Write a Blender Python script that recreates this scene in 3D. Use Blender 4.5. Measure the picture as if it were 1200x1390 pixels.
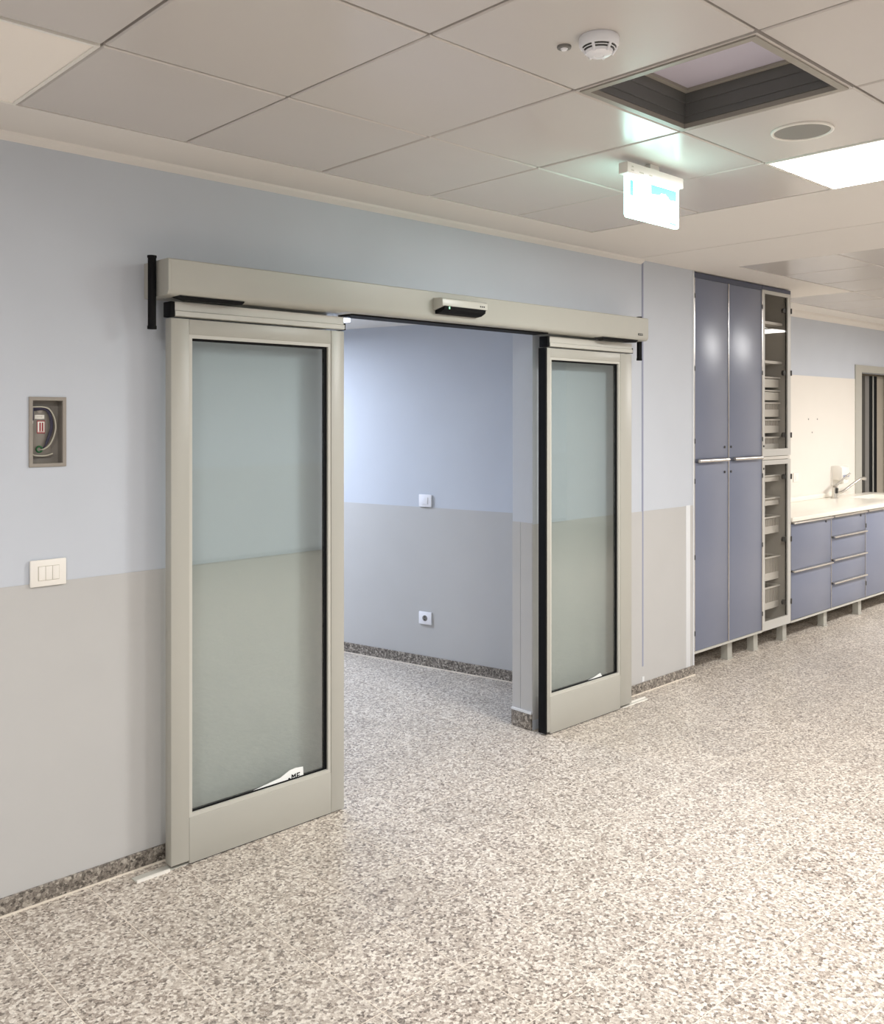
import bpy, bmesh, math, random
from mathutils import Vector, Matrix
random.seed(7)
for o in list(bpy.data.objects): bpy.data.objects.remove(o, do_unlink=True)
S = bpy.context.scene
COL = S.collection

# ------------------------------------------------------------------ camera
F_PX, YAW, Y_HOR, EYE = 1266.0, math.radians(46.6), 567.0, 1.70
cd = bpy.data.cameras.new('camera'); cam = bpy.data.objects.new('camera', cd); COL.objects.link(cam)
cd.sensor_fit = 'HORIZONTAL'; cd.sensor_width = 36.0; cd.lens = 36.0 * F_PX / 1200.0
cd.shift_y = -(695.0 - Y_HOR) / 1200.0; cd.clip_start = 0.02
cam.location = (0, 0, EYE); cam.rotation_euler = (math.pi / 2, 0, YAW - math.pi / 2)
S.camera = cam

# ------------------------------------------------------------------ world + exposure
w = bpy.data.worlds.new('world'); S.world = w; w.use_nodes = True
w.node_tree.nodes['Background'].inputs[0].default_value = (.6, .7, .8, 1)
w.node_tree.nodes['Background'].inputs[1].default_value = 0.02
S.view_settings.view_transform = 'Standard'; S.view_settings.look = 'None'
S.view_settings.exposure = 0.0; S.view_settings.gamma = 1.0; S.view_settings.use_curve_mapping = False
PANEL_E, PANEL_W, PANEL_SPREAD = 4.0, 61.0, 180.0      # hall panels: glow of the diffuser, watts of the beam, beam angle
PANEL_C = (1.0, .988, .975)
INNER_E, INNER_W, INNER_SPREAD = 3.0, 76.0, 180.0      # surface lamp of the inner room
INNER_C = (.74, .83, 1.0)
def lamp_beam(name, x0, x1, y0, y1, z, watts, col, spread, parent):
    ld = bpy.data.lights.new(name, 'AREA'); ld.shape = 'RECTANGLE'; ld.size = x1-x0; ld.size_y = y1-y0
    ld.energy = watts; ld.color = col; ld.spread = math.radians(spread)
    o = bpy.data.objects.new(name, ld); COL.objects.link(o); o.parent = parent
    o.location = Vector(((x0+x1)/2, (y0+y1)/2, z)) - parent.location
# cells (field, column, row) holding a lit panel are listed in LIT below

# ------------------------------------------------------------------ materials
def srgb(r, g, b):
    f = lambda c: (c/255/12.92) if c/255 <= .04045 else ((c/255+.055)/1.055)**2.4
    return (f(r), f(g), f(b), 1)
MATS = {}
def mat(name, col, rough=.5, metal=0.0, spec=.5, noise=0.0, nscale=30.0, bump=0.0, bscale=400.0, coat=0.0):
    m = bpy.data.materials.new(name); m.use_nodes = True; nt = m.node_tree
    p = nt.nodes['Principled BSDF']
    p.inputs['Base Color'].default_value = col; p.inputs['Roughness'].default_value = rough
    p.inputs['Metallic'].default_value = metal; p.inputs['Specular IOR Level'].default_value = spec
    p.inputs['Coat Weight'].default_value = coat
    g = nt.nodes.new('ShaderNodeNewGeometry')
    if noise > 0:
        n = nt.nodes.new('ShaderNodeTexNoise'); n.inputs['Scale'].default_value = nscale; n.inputs['Detail'].default_value = 4
        nt.links.new(g.outputs['Position'], n.inputs['Vector'])
        mx = nt.nodes.new('ShaderNodeMix'); mx.data_type = 'RGBA'
        c1 = [max(0, c*(1-noise)) for c in col[:3]] + [1]; c2 = [min(1, c*(1+noise)) for c in col[:3]] + [1]
        mx.inputs['A'].default_value = c1; mx.inputs['B'].default_value = c2
        nt.links.new(n.outputs['Fac'], mx.inputs['Factor']); nt.links.new(mx.outputs['Result'], p.inputs['Base Color'])
    if bump > 0:
        n2 = nt.nodes.new('ShaderNodeTexNoise'); n2.inputs['Scale'].default_value = bscale; n2.inputs['Detail'].default_value = 2
        nt.links.new(g.outputs['Position'], n2.inputs['Vector'])
        b = nt.nodes.new('ShaderNodeBump'); b.inputs['Strength'].default_value = bump; b.inputs['Distance'].default_value = .002
        nt.links.new(n2.outputs['Fac'], b.inputs['Height']); nt.links.new(b.outputs['Normal'], p.inputs['Normal'])
    MATS[name] = m
    return m
def emis(name, col, strength, base=(.8, .8, .8, 1)):
    m = bpy.data.materials.new(name); m.use_nodes = True; nt = m.node_tree
    p = nt.nodes['Principled BSDF']; p.inputs['Base Color'].default_value = base
    p.inputs['Emission Color'].default_value = (*col[:3], 1); p.inputs['Emission Strength'].default_value = strength
    MATS[name] = m; return m
def terrazzo(name, stops, scale, rough, per_tile=True, spec=.5):
    m = bpy.data.materials.new(name); m.use_nodes = True; nt = m.node_tree; L = nt.links
    p = nt.nodes['Principled BSDF']; p.inputs['Roughness'].default_value = rough; p.inputs['Specular IOR Level'].default_value = spec
    g = nt.nodes.new('ShaderNodeNewGeometry'); oi = nt.nodes.new('ShaderNodeObjectInfo')
    sc = nt.nodes.new('ShaderNodeVectorMath'); sc.operation = 'SCALE'; sc.inputs['Scale'].default_value = 31.0
    cmb = nt.nodes.new('ShaderNodeCombineXYZ')
    for k in ('X', 'Y', 'Z'): L.new(oi.outputs['Random'], cmb.inputs[k])
    L.new(cmb.outputs[0], sc.inputs[0])
    ad = nt.nodes.new('ShaderNodeVectorMath'); ad.operation = 'ADD'
    L.new(g.outputs['Position'], ad.inputs[0]); L.new(sc.outputs[0], ad.inputs[1])
    v = nt.nodes.new('ShaderNodeTexVoronoi'); v.inputs['Scale'].default_value = scale
    v2 = nt.nodes.new('ShaderNodeTexVoronoi'); v2.inputs['Scale'].default_value = scale*2.3
    for q in (v, v2): L.new(ad.outputs[0], q.inputs['Vector'])
    def ramp(src):
        s = nt.nodes.new('ShaderNodeSeparateColor'); L.new(src.outputs['Color'], s.inputs[0])
        r = nt.nodes.new('ShaderNodeValToRGB'); r.color_ramp.interpolation = 'CONSTANT'
        while len(r.color_ramp.elements) < len(stops): r.color_ramp.elements.new(.5)
        for e, (pos, c) in zip(r.color_ramp.elements, stops): e.position = pos; e.color = c
        L.new(s.outputs[0], r.inputs[0]); return r
    r1, r2 = ramp(v), ramp(v2)
    mx = nt.nodes.new('ShaderNodeMix'); mx.data_type = 'RGBA'; mx.inputs['Factor'].default_value = .30
    L.new(r1.outputs[0], mx.inputs['A']); L.new(r2.outputs[0], mx.inputs['B'])
    # small brightness difference between cast tiles + soft large mottling
    n = nt.nodes.new('ShaderNodeTexNoise'); n.inputs['Scale'].default_value = 3.0; n.inputs['Detail'].default_value = 3
    L.new(g.outputs['Position'], n.inputs['Vector'])
    a1 = nt.nodes.new('ShaderNodeMath'); a1.operation = 'MULTIPLY_ADD'; a1.inputs[1].default_value = .10; a1.inputs[2].default_value = .86
    L.new(oi.outputs['Random'], a1.inputs[0])
    a2 = nt.nodes.new('ShaderNodeMath'); a2.operation = 'MULTIPLY_ADD'; a2.inputs[1].default_value = .18
    L.new(n.outputs['Fac'], a2.inputs[0]); L.new(a1.outputs[0], a2.inputs[2])
    ml = nt.nodes.new('ShaderNodeVectorMath'); ml.operation = 'SCALE'
    L.new(mx.outputs['Result'], ml.inputs[0]); L.new(a2.outputs[0], ml.inputs['Scale'])
    L.new(ml.outputs[0], p.inputs['Base Color'])
    MATS[name] = m; return m
def glass(name, tint, refl=1.0, ior=1.45):
    m = bpy.data.materials.new(name); m.use_nodes = True; nt = m.node_tree; L = nt.links
    nt.nodes.remove(nt.nodes['Principled BSDF'])
    out = nt.nodes['Material Output']
    t = nt.nodes.new('ShaderNodeBsdfTransparent'); t.inputs[0].default_value = (*tint, 1)
    gl = nt.nodes.new('ShaderNodeBsdfGlossy'); gl.inputs['Roughness'].default_value = .02; gl.inputs['Color'].default_value = (refl, refl, refl, 1)
    lw = nt.nodes.new('ShaderNodeLayerWeight'); lw.inputs['Blend'].default_value = .5      # facing = 1 - |cos|, same from both sides
    pw = nt.nodes.new('ShaderNodeMath'); pw.operation = 'POWER'; pw.inputs[1].default_value = 5.0; L.new(lw.outputs['Facing'], pw.inputs[0])
    fr = nt.nodes.new('ShaderNodeMath'); fr.operation = 'MULTIPLY_ADD'; fr.inputs[1].default_value = .96; fr.inputs[2].default_value = ((ior-1)/(ior+1))**2
    L.new(pw.outputs[0], fr.inputs[0])
    mx = nt.nodes.new('ShaderNodeMixShader')
    L.new(fr.outputs[0], mx.inputs[0]); L.new(t.outputs[0], mx.inputs[1]); L.new(gl.outputs[0], mx.inputs[2])
    L.new(mx.outputs[0], out.inputs['Surface'])
    MATS[name] = m; return m

M_WALL = mat('blue_wall_paint', srgb(197, 202, 210), .5, spec=.35, noise=.03, nscale=4, bump=.12)
M_DADO = mat('grey_dado_vinyl', srgb(190, 189, 187), .5, spec=.35, noise=.03, nscale=5, bump=.10)
M_CREAM = mat('cream_wall_panel', srgb(228, 222, 213), .45, spec=.4, noise=.02, nscale=4)
M_PLAST = mat('ceiling_plaster', srgb(228, 223, 217), .7, spec=.3, noise=.02, nscale=3, bump=.08)
M_CTILE = mat('ceiling_metal_tile', srgb(206, 200, 195), .26, spec=.55, noise=.015, nscale=6)
M_VOID = mat('ceiling_void', srgb(70, 63, 58), .9)
M_GROUT = mat('floor_joint', srgb(226, 216, 202), .6)
M_FLOOR = terrazzo('terrazzo_floor', [(0, srgb(88, 77, 69)), (.12, srgb(142, 129, 118)), (.28, srgb(176, 165, 153)), (.52, srgb(202, 192, 180)), (.76, srgb(231, 224, 213))], 112, .33)
M_BASE = terrazzo('terrazzo_baseboard', [(0, srgb(70, 64, 58)), (.25, srgb(112, 104, 96)), (.55, srgb(146, 138, 128)), (.85, srgb(186, 178, 166))], 95, .4)
M_ALU = mat('champagne_aluminium', srgb(174, 172, 163), .36, spec=.5, noise=.02, nscale=8, bump=.03, bscale=900)
M_ALU2 = mat('pale_aluminium_bead', srgb(192, 190, 181), .34, spec=.55)
M_CHROME = mat('brushed_steel', srgb(210, 206, 200), .25, metal=.85)
M_BLACK = mat('black_rubber', srgb(9, 9, 11), .7, spec=.2)
M_DARK = mat('dark_plastic', srgb(46, 46, 44), .4)
M_GLASS = glass('door_glass', (.89, .92, .91), ior=1.75)
M_SMOKE = glass('cabinet_glass', (.92, .915, .905), refl=.25)
M_CAB = mat('slate_blue_laminate', srgb(118, 124, 143), .32, spec=.65, noise=.015, nscale=10)
M_CABTOP = mat('dark_blue_filler', srgb(70, 76, 96), .4)
M_CABIN = mat('grey_cabinet_carcass', srgb(206, 201, 192), .5)
M_CABFR = mat('white_cabinet_frame', srgb(192, 190, 184), .35)
M_WHITE = mat('white_plastic', srgb(238, 234, 226), .35)
M_WHITEC = mat('white_plastic_cool', srgb(240, 240, 244), .35)
M_TOP = mat('white_solid_surface', srgb(244, 238, 226), .25)
M_BASKET = mat('white_basket_wire', srgb(214, 208, 198), .45)
M_GREYM = mat('grey_painted_metal', srgb(120, 118, 114), .45)
M_RECESS = mat('dark_grey_fixture_metal', srgb(104, 104, 102), .4, spec=.5)
M_FIXFR = mat('taupe_fixture_frame', srgb(158, 152, 142), .4)
M_LAV = mat('lavender_diffuser', srgb(206, 200, 214), .3)
M_BOX = mat('grey_box_metal', srgb(138, 132, 124), .5)
M_BOXF = mat('grey_box_frame', srgb(150, 143, 134), .5)
M_RED = mat('red_print', srgb(150, 30, 40), .5)
M_GREEN = mat('green_grommet', srgb(30, 92, 50), .5)
M_NAVY = mat('navy_cable', srgb(48, 44, 66), .45)
M_CABLE = mat('grey_cable', srgb(196, 192, 176), .45)
M_LABEL = mat('blue_grey_label', srgb(160, 164, 186), .4)
M_PAPER = mat('white_paper', srgb(240, 242, 240), .6)
M_JOINT = mat('lavender_joint_strip', srgb(150, 154, 176), .45)
M_WSTRIP = mat('white_edge_strip', srgb(222, 224, 226), .4)
M_BEIGE = mat('beige_lobby_wall', srgb(170, 160, 144), .6)
M_SPK = mat('grey_speaker_mesh', srgb(150, 146, 140), .6, bump=.8, bscale=900)
M_PANEL = emis('lit_panel', PANEL_C, PANEL_E)
M_DIM = emis('unlit_panel_glow', (1, .93, .85), .12, srgb(226, 216, 204))  # switched-off panel; a weak glow is put into its colour
M_INNER = emis('inner_lamp_diffuser', INNER_C, INNER_E)
M_SIGN = emis('exit_sign_face', (.52, 1, .90), 7.0)
M_CYAN = emis('exit_sign_print', (.10, .95, .92), 1.0, (.02, .3, .3, 1))
M_LED = emis('green_led', (.1, 1, .35), 1.5)
M_SIGNSIDE = mat('exit_sign_edge', srgb(230, 232, 240), .3)

# ------------------------------------------------------------------ mesh helpers
def bx(bm, x0, x1, y0, y1, z0, z1):
    vs = [bm.verts.new((x, y, z)) for x in (x0, x1) for y in (y0, y1) for z in (z0, z1)]
    for f in ((0, 1, 3, 2), (4, 6, 7, 5), (0, 4, 5, 1), (2, 3, 7, 6), (0, 2, 6, 4), (1, 5, 7, 3)):
        bm.faces.new([vs[i] for i in f])
def cyl(bm, p0, p1, r0, r1=None, n=16, cap=True):
    r1 = r0 if r1 is None else r1
    p0, p1 = Vector(p0), Vector(p1); d = (p1 - p0).normalized()
    a = d.orthogonal().normalized(); b = d.cross(a)
    A = [bm.verts.new(p0 + (a*math.cos(t) + b*math.sin(t))*r0) for t in [2*math.pi*k/n for k in range(n)]]
    B = [bm.verts.new(p1 + (a*math.cos(t) + b*math.sin(t))*r1) for t in [2*math.pi*k/n for k in range(n)]]
    for k in range(n): bm.faces.new((A[k], A[(k+1) % n], B[(k+1) % n], B[k]))
    if cap: bm.faces.new(A[::-1]); bm.faces.new(B)
def tube(bm, pts, r, n=10):
    pts = [Vector(p) for p in pts]; rings = []
    up = None
    for i, p in enumerate(pts):
        d = (pts[min(i+1, len(pts)-1)] - pts[max(i-1, 0)]).normalized()
        if up is None: up = d.orthogonal().normalized()
        a = (up - d*up.dot(d)).normalized(); b = d.cross(a); up = a
        rr = r[i] if isinstance(r, (list, tuple)) else r
        rings.append([bm.verts.new(p + (a*math.cos(t) + b*math.sin(t))*rr) for t in [2*math.pi*k/n for k in range(n)]])
    for A, B in zip(rings, rings[1:]):
        for k in range(n): bm.faces.new((A[k], A[(k+1) % n], B[(k+1) % n], B[k]))
    bm.faces.new(rings[0][::-1]); bm.faces.new(rings[-1])
def lathe(bm, cx, cy, prof, n=32):
    rings = [[bm.verts.new((cx + r*math.cos(2*math.pi*k/n), cy + r*math.sin(2*math.pi*k/n), z)) for k in range(n)] for r, z in prof]
    for A, B in zip(rings, rings[1:]):
        for k in range(n): bm.faces.new((A[k], A[(k+1) % n], B[(k+1) % n], B[k]))
    bm.faces.new(rings[0]); bm.faces.new(rings[-1][::-1])
def prism_x(bm, poly, x0, x1):            # poly of (y, z)
    A = [bm.verts.new((x0, y, z)) for y, z in poly]; B = [bm.verts.new((x1, y, z)) for y, z in poly]; n = len(poly)
    for k in range(n): bm.faces.new((A[k], A[(k+1) % n], B[(k+1) % n], B[k]))
    bm.faces.new(A[::-1]); bm.faces.new(B)
def prism_y(bm, poly, y0, y1):            # poly of (x, z)
    A = [bm.verts.new((x, y0, z)) for x, z in poly]; B = [bm.verts.new((x, y1, z)) for x, z in poly]; n = len(poly)
    for k in range(n): bm.faces.new((A[k], A[(k+1) % n], B[(k+1) % n], B[k]))
    bm.faces.new(A[::-1]); bm.faces.new(B)
def smooth_path(pts, n=8):
    P = [Vector(p) for p in pts]; out = []
    for i in range(len(P)-1):
        a, b, c, d = P[max(i-1, 0)], P[i], P[i+1], P[min(i+2, len(P)-1)]
        for k in range(n):
            t = k/n
            out.append(.5*((2*b) + (c-a)*t + (2*a-5*b+4*c-d)*t*t + (3*b-a-3*c+d)*t**3))
    out.append(P[-1]); return out
def grid_solid(bm, axis, us, vs, solid, a0, a1):
    """solid slab between a0 and a1 (along axis), cells of us x vs kept where solid(uc,vc); only outer faces are made"""
    def P(u, v, a): return {'z': (u, v, a), 'y': (u, a, v), 'x': (a, u, v)}[axis]
    cache = {}
    def V(i, j, s):
        k = (i, j, s)
        if k not in cache: cache[k] = bm.verts.new(P(us[i], vs[j], a1 if s else a0))
        return cache[k]
    nu, nv = len(us)-1, len(vs)-1
    on = lambda i, j: 0 <= i < nu and 0 <= j < nv and solid((us[i]+us[i+1])/2, (vs[j]+vs[j+1])/2)
    for i in range(nu):
        for j in range(nv):
            if not on(i, j): continue
            bm.faces.new([V(i, j, 0), V(i+1, j, 0), V(i+1, j+1, 0), V(i, j+1, 0)])
            bm.faces.new([V(i, j, 1), V(i, j+1, 1), V(i+1, j+1, 1), V(i+1, j, 1)])
            for di, dj, e in ((-1, 0, ((i, j), (i, j+1))), (1, 0, ((i+1, j), (i+1, j+1))), (0, -1, ((i, j), (i+1, j))), (0, 1, ((i, j+1), (i+1, j+1)))):
                if not on(i+di, j+dj):
                    (a, b), (c, d) = e
                    bm.faces.new([V(a, b, 0), V(c, d, 0), V(c, d, 1), V(a, b, 1)])
def ring_xz(bm, x0, x1, z0, z1, wx, wz, y0, y1):   # rectangular frame in the x-z plane
    grid_solid(bm, 'y', [x0, x0+wx, x1-wx, x1], [z0, z0+wz, z1-wz, z1],
               lambda u, v: not (x0+wx < u < x1-wx and z0+wz < v < z1-wz), y0, y1)
def ring_xy(bm, x0, x1, y0, y1, w_, z0, z1):
    grid_solid(bm, 'z', [x0, x0+w_, x1-w_, x1], [y0, y0+w_, y1-w_, y1],
               lambda u, v: not (x0+w_ < u < x1-w_ and y0+w_ < v < y1-w_), z0, z1)

def mesh_from(name, build, m, bevel=0, smooth=False, segs=2):
    bm = bmesh.new(); build(bm)
    bmesh.ops.recalc_face_normals(bm, faces=bm.faces)
    if bevel:
        es = [e for e in bm.edges if len(e.link_faces) == 2 and e.calc_face_angle(0) > .6]
        bmesh.ops.bevel(bm, geom=es, offset=bevel, segments=segs, profile=.5, affect='EDGES', clamp_overlap=True)
    me = bpy.data.meshes.new(name); bm.to_mesh(me); bm.free()
    me.materials.append(m)
    if smooth or bevel:
        for p in me.polygons: p.use_smooth = True
        try: me.set_sharp_from_angle(angle=math.radians(35))
        except Exception: pass
    return me
def org(o):          # summed location of a parented, unrotated chain
    v = Vector((0, 0, 0))
    while o is not None: v += o.location; o = o.parent
    return v
def obj(name, build, m, parent=None, bevel=0, smooth=False, local=False, base=None, label=None, segs=2):
    me = mesh_from(name, build, m, bevel, smooth, segs)
    o = bpy.data.objects.new(name, me); COL.objects.link(o)
    if parent is not None:
        o.parent = parent
        if not local:
            t = org(parent); me.transform(Matrix.Translation(-t))
    elif not local:
        co = [v.co for v in me.vertices]
        b = Vector(base) if base else Vector((sum(c.x for c in co)/len(co), sum(c.y for c in co)/len(co), min(c.z for c in co)))
        me.transform(Matrix.Translation(-b)); o.location = b
    if label: o['label'] = label
    return o
def box(name, x0, x1, y0, y1, z0, z1, m, parent=None, bevel=0, **k):
    return obj(name, lambda bm: bx(bm, x0, x1, y0, y1, z0, z1), m, parent, bevel, **k)
def tag(o, label, cat, group=None):
    o['label'] = label; o['category'] = cat
    if group: o['group'] = group
    return o
def thing(name, loc, label, cat, group=None, rz=0):
    o = bpy.data.objects.new(name, None); COL.objects.link(o); o.empty_display_size = .1
    o.location = loc; o.rotation_euler = (0, 0, rz); return tag(o, label, cat, group)
def struct(o, label=None):
    o['kind'] = 'structure'
    if label: o['label'] = label
    return o
def inst(name, me, loc, parent):
    o = bpy.data.objects.new(name, me); COL.objects.link(o); o.parent = parent; o.location = Vector(loc) - org(parent); return o
def proj(x, y, z):
    fx, fy = math.cos(YAW), math.sin(YAW); d = x*fx + y*fy
    if d < .05: return None
    return 600 + F_PX*(x*fy - y*fx)/d, Y_HOR - F_PX*(z-EYE)/d, d

# ------------------------------------------------------------------ main dimensions
WY, WT = 3.345, 0.145            # door wall face and thickness
WB = WY + WT
CZ = 2.675                       # hall ceiling
XL, XR, YB = -2.6, 12.0, -3.2
AY = 3.97                        # back wall behind the counter
CX0 = 5.458                      # where the cabinets begin
OX0, OX1, OZ = 2.46, 3.84, 2.20  # door opening
DADO = 1.12
IZ = 2.34                        # inner room ceiling
IA = Vector((4.572, 3.49)); IB = Vector((3.74, 7.18))   # line of the oblique inner wall

# ------------------------------------------------------------------ floor with terrazzo tiles
fl = struct(box('floor', XL-.1, XR+.1, YB-.1, 7.3, -.12, -.0005, M_GROUT), 'speckled beige terrazzo tile floor with thin pale joints')
P_ = .32; G_ = .0032
tile_me = mesh_from('floor_tile', lambda bm: bx(bm, -P_/2+G_/2, P_/2-G_/2, -P_/2+G_/2, P_/2-G_/2, -.02, 0), M_FLOOR)
cells = []
i0, i1 = int((XL-1.07)/P_)-1, int((XR-1.07)/P_)+1
j0, j1 = int((YB-3.335)/P_)-1, int((7.2-3.335)/P_)+1
for i in range(i0, i1):
    for j in range(j0, j1):
        x, y = 1.07+(i+.5)*P_, 3.335+(j+.5)*P_
        pr = proj(x, y, 0)
        vis = pr is not None and -60 < pr[0] < 1260 and pr[1] < 1450
        if vis and y > 3.5:
            vis = (2.3 < x < 4.6 and y < 5.6 and pr[0] > 440 and pr[0] < 740) or (x > 5.4 and y < 4.0)
        cells.append((0 if vis else 1, pr[2] if pr else 99, x, y))
cells.sort()
near = [c for c in cells if c[0] == 0][:300]; rest = cells[len(near):]
for c in near: inst('floor_tile', tile_me, (c[2], c[3], 0), fl)
def rest_tiles(bm):
    for c in rest:
        if c[3] > WB and not (.5 < c[2] < 4.8) and not (c[2] > CX0 and c[3] < AY): continue
        x, y, h = c[2], c[3], P_/2-G_/2
        bx(bm, x-h, x+h, y-h, y+h, -.02, 0)
o = obj('floor_tile_field', rest_tiles, M_FLOOR, fl); o['kind'] = 'stuff'

# ------------------------------------------------------------------ door wall
EB = (1.191, 1.306, 1.534, 1.766)     # opening of the wall box
def b_wall(bm):
    us = sorted([XL-.1, EB[0], EB[1], OX0, OX1, CX0]); vs = sorted([0, EB[2], EB[3], OZ, CZ+.08])
    grid_solid(bm, 'y', us, vs, lambda u, v: not (OX0 < u < OX1 and v < OZ) and not (EB[0] < u < EB[1] and EB[2] < v < EB[3]), WY, WB)
wf = struct(obj('wall_front', b_wall, M_WALL), 'pale blue wall around the sliding door opening')
DT = .0025
for (x0, x1) in ((XL, OX0), (OX1, 5.362), (5.412, CX0-.001)):
    box('dado_panel', x0, x1, WY-DT, WY, .055, DADO, M_DADO, wf, label='grey vinyl dado panel')
box('edge_strip', 5.362, 5.412, WY-.004, WY, .058, DADO+.004, M_WSTRIP, wf, bevel=.001, label='white vertical strip')
# reveal of the opening, right jamb: dado in two sheets with a seam
box('dado_panel', OX1-DT, OX1, WY, 3.428, .10, DADO+.006, M_DADO, wf); box('dado_panel', OX1-DT, OX1, 3.432, WB, .10, DADO+.006, M_DADO, wf)
box('dado_panel', OX0, OX0+DT, WY, WB, .10, DADO, M_DADO, wf)
obj('joint_strip', lambda bm: (bx(bm, 4.866, 4.878, WY-.004, WY, .16, CZ)), M_JOINT, wf, label='thin vertical expansion joint strip')
obj('joint_foot', lambda bm: bx(bm, 4.862, 4.884, WY-.006, WY, .066, .16*.6), M_WSTRIP, wf)
for (x0, x1, n) in ((XL, 1.95, 'left'), (4.35, CX0, 'right')):
    b = struct(box('baseboard_'+n, x0, x1, WY-.012, WY, .0, .062, M_BASE, bevel=.002), 'speckled grey terrazzo baseboard')
    box('joint_bead', x0, x1, WY-.016, WY-.012, 0, .006, M_GROUT, b)
b = struct(box('baseboard_jamb', OX1-.012, OX1, WY, WB, 0, .088, M_BASE, bevel=.002)); box('capping', OX1-.013, OX1, WY, WB, .088, .10, M_WSTRIP, b)
struct(obj('trim_1', lambda bm: prism_x(bm, [(WY, CZ), (WY-.030, CZ), (WY-.026, CZ-.010), (WY-.010, CZ-.020), (WY, CZ-.026)], XL, 4.86), M_PLAST), 'cream plaster cove along the ceiling')
struct(box('trim_2', CX0-.012, CX0-.001, WY-.006, WY, .062, CZ, M_WSTRIP), 'thin pale edge strip beside the tall cabinet')

# ------------------------------------------------------------------ ceiling
FX = [1.614+.5815*k for k in range(-7, 1)]; FX = [1.614-.580*k for k in range(7, 0, -1)] + [1.614, 2.200, 2.780, 3.357, 3.950]
FY = [3.030, 2.390, 1.752, 1.165, .560, -.04, -.64, -1.24, -1.84, -2.44]; FY = FY[::-1]
GX = [5.53+.583*k for k in range(0, 11)]
GY = [3.700, 3.062, 2.425, 1.79, 1.165, .56, -.04, -.64, -1.24, -1.84, -2.44]; GY = GY[::-1]
def in_f1(u, v): return FX[0] < u < FX[-1] and FY[0] < v < FY[-1]
def in_f2(u, v): return GX[0] < u < GX[-1] and GY[0] < v < (GY[-1] if u > GX[3] else GY[-2])
def b_ceil(bm):
    us = sorted([XL-.1, FX[0], FX[-1], 4.787, 4.794, GX[0], GX[3], GX[-1], XR+.1]); vs = sorted([YB-.1, FY[0], FY[-1], GY[-2], GY[-1], AY+.1])
    grid_solid(bm, 'z', us, vs, lambda u, v: not in_f1(u, v) and not in_f2(u, v) and not (4.787 < u < 4.794), CZ, CZ+.06)
ce = struct(obj('ceiling', b_ceil, M_PLAST), 'cream plaster ceiling with square metal tile fields')
box('ceiling_backing', XL-.1, XR+.1, YB-.1, AY+.1, CZ+.24, CZ+.27, M_VOID, ce)
def b_void(bm):   # blind deck just over the tiles, open where the recessed fixture sits
    us = sorted([XL-.1, FX[8], FX[9], XR+.1]); vs = sorted([YB-.1, FY[-4], FY[-3], AY+.1])
    grid_solid(bm, 'z', us, vs, lambda u, v: not (FX[8] < u < FX[9] and FY[-4] < v < FY[-3]), CZ+.061, CZ+.066)
obj('ceiling_void', b_void, M_VOID, ce)
HID = {(2, 4, 6): 'lit ceiling panel out of view, nearest of the row by the sink counter', (2, 5, 6): 'lit ceiling panel out of view, second of the row by the sink counter', (2, 6, 6): 'lit ceiling panel out of view, third of the row by the sink counter',
       (2, 7, 6): 'lit ceiling panel out of view, farthest of the row by the sink counter', (1, 3, 5): 'lit ceiling panel out of view left of the camera',
       (1, 10, 2): 'lit ceiling panel out of view in the rear opposite the far door', (1, 5, 2): 'lit ceiling panel out of view at the rear behind the camera',
       (2, 1, 2): 'lit ceiling panel out of view in the rear opposite the cupboard'}
LIT = set(HID) | {(1, 10, 6)}  # HID panels are unseen, added to light walls, cabinets and floor
DIMP = (1, 5, 8)
HATCH = (1, 8, 6)
tile_cache = {}
def ceil_tile(x0, x1, y0, y1, k):
    wx, wy = round(x1-x0, 3), round(y1-y0, 3)
    if (wx, wy) not in tile_cache:
        g = .0047
        def b(bm):
            a, c = wx/2-g, wy/2-g
            bot = [bm.verts.new((sx*(a-.004), sy*(c-.004), 0)) for sx, sy in ((-1, -1), (1, -1), (1, 1), (-1, 1))]
            mid = [bm.verts.new((sx*a, sy*c, .004)) for sx, sy in ((-1, -1), (1, -1), (1, 1), (-1, 1))]
            top = [bm.verts.new((sx*a, sy*c, .03)) for sx, sy in ((-1, -1), (1, -1), (1, 1), (-1, 1))]
            bm.faces.new(bot)
            for A, B in ((bot, mid), (mid, top)):
                for q in range(4): bm.faces.new((A[q], A[(q+1) % 4], B[(q+1) % 4], B[q]))
            bm.faces.new(top[::-1])
        tile_cache[(wx, wy)] = mesh_from('ceiling_tile', b, M_CTILE)
    o = inst('ceiling_tile', tile_cache[(wx, wy)], ((x0+x1)/2, (y0+y1)/2, CZ+.001), ce)
    o.rotation_euler = (random.uniform(-.0022, .0022), random.uniform(-.0022, .0022), 0)
def light_panel(x0, x1, y0, y1, dm, label, group=None, power=1.0):
    t = thing('ceiling_light', ((x0+x1)/2, (y0+y1)/2, CZ-.002), label, 'ceiling light', group)
    obj('frame', lambda bm: ring_xy(bm, x0+.004, x1-.004, y0+.004, y1-.004, .012, CZ-.002, CZ+.03), M_WHITE, t)
    box('diffuser', x0+.016, x1-.016, y0+.016, y1-.016, CZ+.002, CZ+.02, dm, t)
    if dm is M_PANEL: lamp_beam('panel_light', x0+.017, x1-.017, y0+.017, y1-.017, CZ+.0012, PANEL_W*power, PANEL_C, PANEL_SPREAD, t)
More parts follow.
